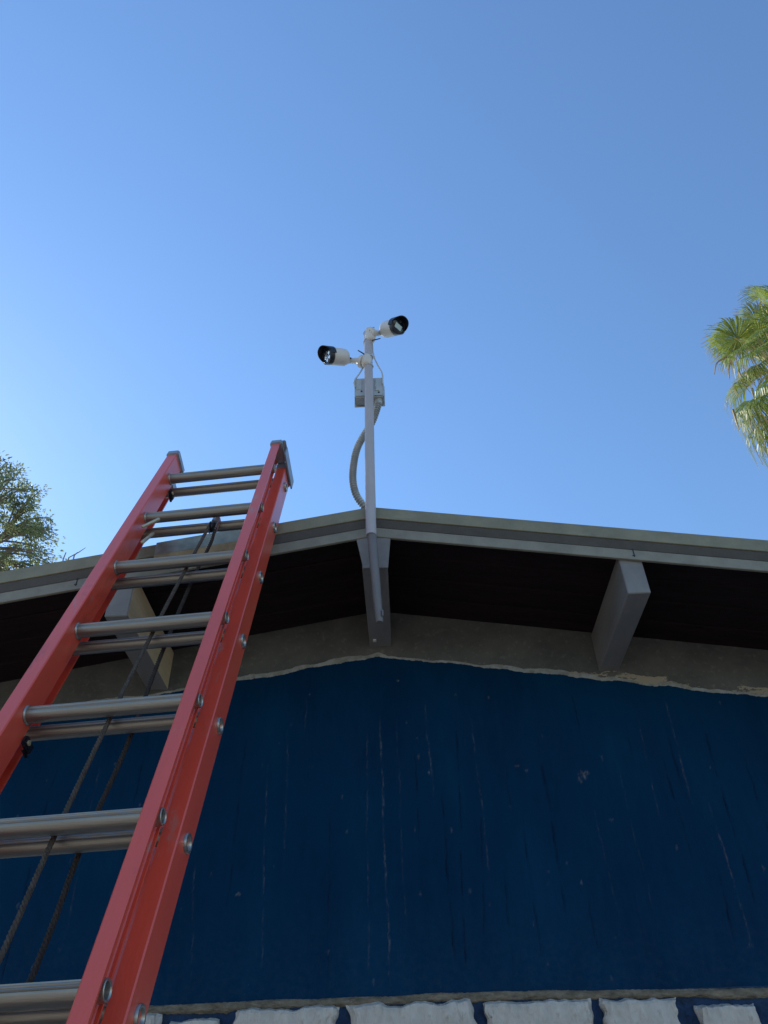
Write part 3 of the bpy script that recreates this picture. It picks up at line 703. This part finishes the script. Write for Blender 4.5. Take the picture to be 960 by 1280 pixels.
# pulley on the second back rung
pb = (.222, .033, SP+.028)
mb = MB()
mb.box((pb[0]-.012, pb[1]-.004, S0-pb[2]-.030), (pb[0]-.008, pb[1]+.004+.012, S0-pb[2]+.036)); mb.box((pb[0]+.008, pb[1]-.004, S0-pb[2]-.030), (pb[0]+.012, pb[1]+.016, S0-pb[2]+.036))
mb.box((pb[0]-.012, pb[1]-.003, S0-pb[2]+.030), (pb[0]+.012, pb[1]+.014, S0-pb[2]+.052))
pul = lp('pulley', bevel(mb.mesh('pulley'), .002, 2), m_alu2)
mb = MB(); mb.tube([L(pb[0]-.006, pb[1], pb[2]+.012), L(pb[0]-.002, pb[1], pb[2]+.012), L(pb[0]+.002, pb[1], pb[2]+.012), L(pb[0]+.006, pb[1], pb[2]+.012)], [.019, .013, .013, .019], 24); obj('wheel', mb.mesh('wheel', True), m_black, pul)
mb = MB(); mb.tube([L(pb[0], pb[1]+.02, pb[2]-.03), L(pb[0]+.004, pb[1]-.012, pb[2]-.045), L(pb[0]+.002, pb[1]+.0, pb[2]-.07), L(pb[0]-.004, pb[1]+.03, pb[2]-.07)], [.004, .005, .005, .004], 8); obj('hook', mb.mesh('hook', True), m_alu2, pul)
# twisted ropes
def rope(pts, r0=.0052, rm=None):
    path = spline(pts, 60); m_ = MB(); acc = 0; tot = [0]
    for i in range(1, len(path)): acc += (path[i]-path[i-1]).length; tot.append(acc)
    N_ = int(acc/.0042); xs_ = np.linspace(0, acc, N_); A = np.array([list(p) for p in path]); C = np.stack([np.interp(xs_, tot, A[:, k]) for k in range(3)], 1)
    for st in range(3):
        pts_ = []
        for i in range(N_):
            a = xs_[i]/.026*2*math.pi+st*2*math.pi/3
            pts_.append(Vector(C[i])+Vector((math.cos(a), math.sin(a), 0))*r0*.52)
        m_.tube(pts_, r0*.56, 5)
    return lp('rope', m_.mesh('rope', True), rm or m_rope)
rope([L(.213, .026, .33+.02), L(.205, .026, .505), L(.190, .0265, .80), L(.178, .027, 1.22), L(.176, .027, 1.53), L(.180, .027, 1.76), L(.180, .027, 2.3), L(.176, .027, 2.9), L(.178, .03, 3.3)])
rope([L(.231, .034, .35), L(.224, .055, .42), L(.195, .088, .56), L(.196, .088, .92), L(.204, .090, 1.24), L(.198, .090, 1.5), L(.206, .090, 1.74), L(.20, .09, 2.3), L(.198, .09, 3.1)], .0055, m_rope_dark)
# rubber feet
for t in (-.052, W+.049):
    mb = MB(); mb.box((t-.03, .03, 0.0), (t+.03, .125, .012)); mb.box((t-.018, .05, .012), (t+.018, .105, .07)); o = lp('foot', bevel(mb.mesh('foot'), .003, 1), m_alu2)

# ------------------------------------------------------------------ broadleaf tree behind the house, left
tc_ = at(-60, 686, 10.0); CRr = 130/F*tc_.dot(fw)
tree = thing('tree', 'small leafed green tree rising behind the left end of the roof', 'tree', (tc_.x, tc_.y, GZ))
def tchild(name, me, m, **k):
    o = obj(name, me, m, tree, **k); o.matrix_parent_inverse = Matrix.Translation(-Vector(tree.location)); return o
mb = MB(); twigs = []
base = Vector((tc_.x, tc_.y, GZ)); fork = tc_+Vector((0, 0, -2.3))
mb.tube([base, base.lerp(fork, .5)+Vector((.1, .05, 0)), fork], [.24, .19, .15], 12)
limbs = []
for k in range(9):
    a = 2*math.pi*k/9+random.uniform(-.3, .3); el = random.uniform(.35, 1.35)
    tip = tc_+Vector((math.cos(a)*math.cos(el), math.sin(a)*math.cos(el), math.sin(el)*.9-.15))*CRr*.62
    mid = fork.lerp(tip, .5)+Vector((random.uniform(-.2, .2), random.uniform(-.2, .2), .15))
    pth = spline([fork, mid, tip], 6); mb.tube(pth, list(np.linspace(.10, .028, len(pth))), 8); limbs.append(pth)
tips = []
for k in range(340):
    # twig ends fill a lumpy crown
    d = Vector((random.gauss(0, 1), random.gauss(0, 1), random.gauss(0, 1))).normalized()
    lump = 1+.10*mnoise.noise(d*2.3+Vector((4, 1, 2)))+.08*mnoise.noise(d*6)
    rr = CRr*lump*random.uniform(.45, 1)**.45; e = tc_+Vector((d.x, d.y, d.z*1.02))*rr
    if (e-fork).length < .6: continue
    best = min((p for l_ in limbs for p in l_[2:]), key=lambda p: (p-e).length)
    m0 = best.lerp(e, .55)+Vector((0, 0, .12)); pth = spline([best, m0, e], 5)
    mb.tube(pth, list(np.linspace(.022, .0045, len(pth))), 5, False); tips.append((pth, d))
tchild('trunk', mb.mesh('trunk', True), m_bark_pale)
LV = []; LF = []
for pth, d in tips:
    n_l = random.randint(52, 100)
    for q in range(n_l):
        t = 1-random.random()**1.6*.55; i = min(int(t*(len(pth)-1)), len(pth)-2); p = pth[i].lerp(pth[i+1], t*(len(pth)-1)-i)
        side = Vector((random.gauss(0, 1), random.gauss(0, 1), random.gauss(-.1, .8))).normalized()
        p = p+side*random.uniform(.0, .16)
        ax = (side*.7+d*.5+Vector((0, 0, -.35))+Vector((random.gauss(0, .3), random.gauss(0, .3), random.gauss(0, .3)))).normalized()
        ln_ = random.uniform(.045, .085); wd = ln_*random.uniform(.16, .24); sd = ax.cross(Vector((random.gauss(0, 1), random.gauss(0, 1), random.gauss(0, 1)))).normalized(); nn_ = ax.cross(sd)
        k = len(LV); LV += [p, p+ax*ln_*.45+sd*wd+nn_*wd*.35, p+ax*ln_-nn_*ln_*.12, p+ax*ln_*.45-sd*wd+nn_*wd*.35]; LF += [(k, k+1, k+2), (k, k+2, k+3)]
tchild('crown', mesh('crown', LV, LF), m_leaf, kind='stuff')
# bare twigs that stick up over the roof edge
tw = thing('bare_twig', 'bare thin twigs sticking up behind the left roof edge, beside the ladder', 'twig', tuple(at(80, 760, 5.0)))
mb = MB()
for l_ in ([(78, 740), (86, 697), (99, 690), (107, 684.5)], [(74, 745), (79, 699), (82.5, 690.5)], [(86, 720), (93, 694), (97, 690.5)]):
    mb.tube(px3(l_, 5.0), [.008, .0055, .004, .002][:len(l_)], 6)
child(tw, 'stem', mb.mesh('stem', True), m_bark_pale)

# ------------------------------------------------------------------ fan palm, right
pc = at(984, 468, 12.5)
palm = thing('palm_tree', 'tall fan palm with green fronds and straw coloured tips at the right', 'palm tree', (pc.x+.3, pc.y+.4, GZ))
def pchild(name, me, m, parent=None, **k):
    o = obj(name, me, m, palm, **k); o.matrix_parent_inverse = Matrix.Translation(-Vector(palm.location)); return o
mb = MB(); b0 = Vector((pc.x+.3, pc.y+.4, GZ))
pts = [b0.lerp(pc, t)+Vector((.15*math.sin(t*2.2), 0, 0))*(1-t) for t in np.linspace(0, 1, 90)]
mb.tube(pts, [.27-.07*i/89+.012*(i % 2) for i in range(90)], 16); pchild('trunk', mb.mesh('trunk', True), m_bark)
def fan(seed, R_=1.0, spread=300, droop=.5):
    """fan leaf: blades from the hub at the origin, leaf axis +X, face +Z; blades split and their tips droop"""
    r_ = random.Random(seed); vs = []; fs = []; dry = []
    nb = 46
    for k in range(nb):
        a = math.radians(-spread/2+spread*k/(nb-1)); ln_ = R_*(.72+.28*math.cos(a*.55))*r_.uniform(.9, 1.06)
        a2 = a+r_.gauss(0, .02); wd = math.radians(spread/nb)*.5
        # cup and droop
        st = []
        fr = (0.0, .18, .38, .58, .76, .90, 1.0)
        for f_ in fr:
            w_ = (ln_*f_*math.tan(wd) if f_ <= .5 else ln_*.5*math.tan(wd)*(1-.55*(f_-.5)/.35 if f_ < .85 else .45*(1-f_)/.15))*1.12
            dz = .14*R_*math.sin(f_*2.2)*math.cos(a*.5)-droop*ln_*max(0, f_-.42)**1.7*(1.4+r_.uniform(-.4, .7))
            shrink = 1-.22*max(0, f_-.5)
            c = Vector((math.cos(a2)*ln_*f_*shrink, math.sin(a2)*ln_*f_*shrink, dz)); s_ = Vector((-math.sin(a2), math.cos(a2), 0))*w_
            rid = Vector((0, 0, .35*w_)); st.append((c-s_, c+rid, c+s_))
        for i in range(len(fr)-1):
            b_ = len(vs); vs += [*st[i], *st[i+1]]
            fs += [(b_, b_+1, b_+4, b_+3), (b_+1, b_+2, b_+5, b_+4)]
            dd = 1 if (i == len(fr)-2 and r_.random() < .8) or (i == len(fr)-3 and r_.random() < (.3 if droop < .8 else .6)) else 0
            dry += [dd, dd]
    me_ = mesh('frond', vs, fs); me_.materials.append(m_frond); me_.materials.append(m_frond_dry)
    me_.polygons.foreach_set('material_index', dry); return me_
fans = [fan(1, 1.02, 270, .5), fan(2, .95, 230, .9), fan(3, 1.0, 300, .35), fan(4, .9, 200, 1.5)]
dryfan = fan(9, .9, 170, 2.2); dryfan.materials[0] = m_frond_dry
def frond(hub, axis, nrm, which, scale=1.0, me_=None):
    ax = Vector(axis).normalized(); nz_ = Vector(nrm); nz_ = (nz_-ax*nz_.dot(ax)).normalized(); ny = nz_.cross(ax)
    mt = Matrix(((ax.x, ny.x, nz_.x, hub.x), (ax.y, ny.y, nz_.y, hub.y), (ax.z, ny.z, nz_.z, hub.z), (0, 0, 0, 1)))@Matrix.Scale(scale, 4)
    o = pchild('frond', me_ or fans[which], None); o.matrix_basis = mt
    m_ = MB(); st = pc+Vector((0, 0, .1))+(hub-pc)*.06; mid = st.lerp(hub, .55)+Vector((0, 0, .10*(hub-pc).length))
    pth = spline([st, mid, hub, hub+ax*.12*scale], 6); m_.tube(pth, list(np.linspace(.032, .010, len(pth))), 6)
    s_ = obj('stalk', m_.mesh('stalk', True), m_petiole, o); s_.matrix_parent_inverse = mt.inverted()
    return o
toC = -pc.normalized()
D_ = [  # hub pixel, depth offset, tip pixel (axis), normal bias, which, scale
 ((922, 424), -.5, (886, 410), 0, 0, .95), ((930, 436), -1.0, (905, 452), 1, 1, .8), ((936, 482), -.6, (896, 492), 0, 1, .95), ((942, 500), -1.1, (925, 540), 1, 1, .85),
 ((958, 385), -.2, (936, 360), 0, 2, .9), ((966, 520), -1.2, (952, 566), 1, 3, .9), ((956, 412), -1.3, (940, 440), 1, 0, .8), ((950, 455), -1.4, (938, 480), 1, 3, .7),
 ((985, 400), .6, (960, 345), 0, 2, 1.0), ((1020, 395), .2, (1035, 340), 0, 0, 1.0), ((1045, 430), -.5, (1085, 405), 0, 1, 1.0), ((1050, 480), -.6, (1090, 500), 1, 1, 1.0), ((1030, 520), -.9, (1050, 565), 1, 3, 1.0),
 ((1000, 505), -1.5, (998, 555), 1, 3, 1.0), ((990, 430), -1.6, (980, 470), 1, 0, .9), ((905, 424), .3, (884, 420), 0, 3, .7), ((918, 440), .6, (892, 432), 0, 1, .75), ((945, 400), .9, (925, 385), 0, 1, .8), ((950, 425), -.4, (930, 418), 0, 2, .8), ((940, 510), .5, (918, 530), 1, 3, .85), ((955, 535), -.2, (942, 560), 1, 3, .85), ((950, 372), .4, (940, 352), 0, 1, .7), ((938, 425), .5, (930, 385), 0, 1, .8), ((948, 440), -1.8, (925, 455), 1, 1, .9), ((945, 468), .4, (905, 470), 0, 1, .8), ((955, 495), -1.6, (935, 525), 1, 3, .95), ((950, 515), -.3, (928, 540), 1, 3, .9), ((968, 410), -.8, (945, 390), 0, 1, .9), ((972, 375), .3, (945, 355), 0, 0, .8), ((975, 470), -1.9, (955, 500), 1, 1, 1.0), ((970, 540), -.8, (960, 580), 1, 3, .9), ((1000, 380), 1.2, (1010, 335), 0, 2, 1.0), ((960, 440), 1.2, (925, 430), 0, 2, .7), ((1025, 460), 1.4, (1065, 450), 0, 2, 1.0)]
for (hx, hy), dy, (tx, ty), nb_, wh, sc in D_:
    hub = at(hx, hy, pc.y+dy); tip = at(tx, ty, pc.y+dy-.15); nrm = Vector((0, 0, 1))+toC*(.35 if nb_ == 0 else -.15)+Vector((random.uniform(-.3, .3), random.uniform(-.3, .3), 0))
    if nb_: nrm = Vector(((tip-hub).x*.8, -.55, .9))
    frond(hub, tip-hub, nrm, wh, sc)
for k in range(9):                             # dead skirt below the crown
    a = 2*math.pi*k/9; hub = pc+Vector((math.cos(a)*.45, math.sin(a)*.45, -.35-random.uniform(0, .6)))
    frond(hub, (math.cos(a)*.35, math.sin(a)*.35, -1), (math.cos(a), math.sin(a), .35), 0, random.uniform(.7, .95), dryfan)
# hanging dry strands seen on the left side
for (a, b_, c) in (((914, 448), (911, 462), (912, 474)), ((908, 446), (896, 454), (893, 468)), ((922, 455), (925, 468), (932, 478)), ((940, 486), (944, 500), (952, 520)), ((916, 512), (920, 525), (924, 537))):
    mb = MB(); pth = spline([at(*a, pc.y-.9), at(*b_, pc.y-.9), at(*c, pc.y-.9)], 5); mb.tube(pth, list(np.linspace(.030, .008, len(pth))), 4); pchild('dry_strand', mb.mesh('dry_strand', True), m_frond_dry)
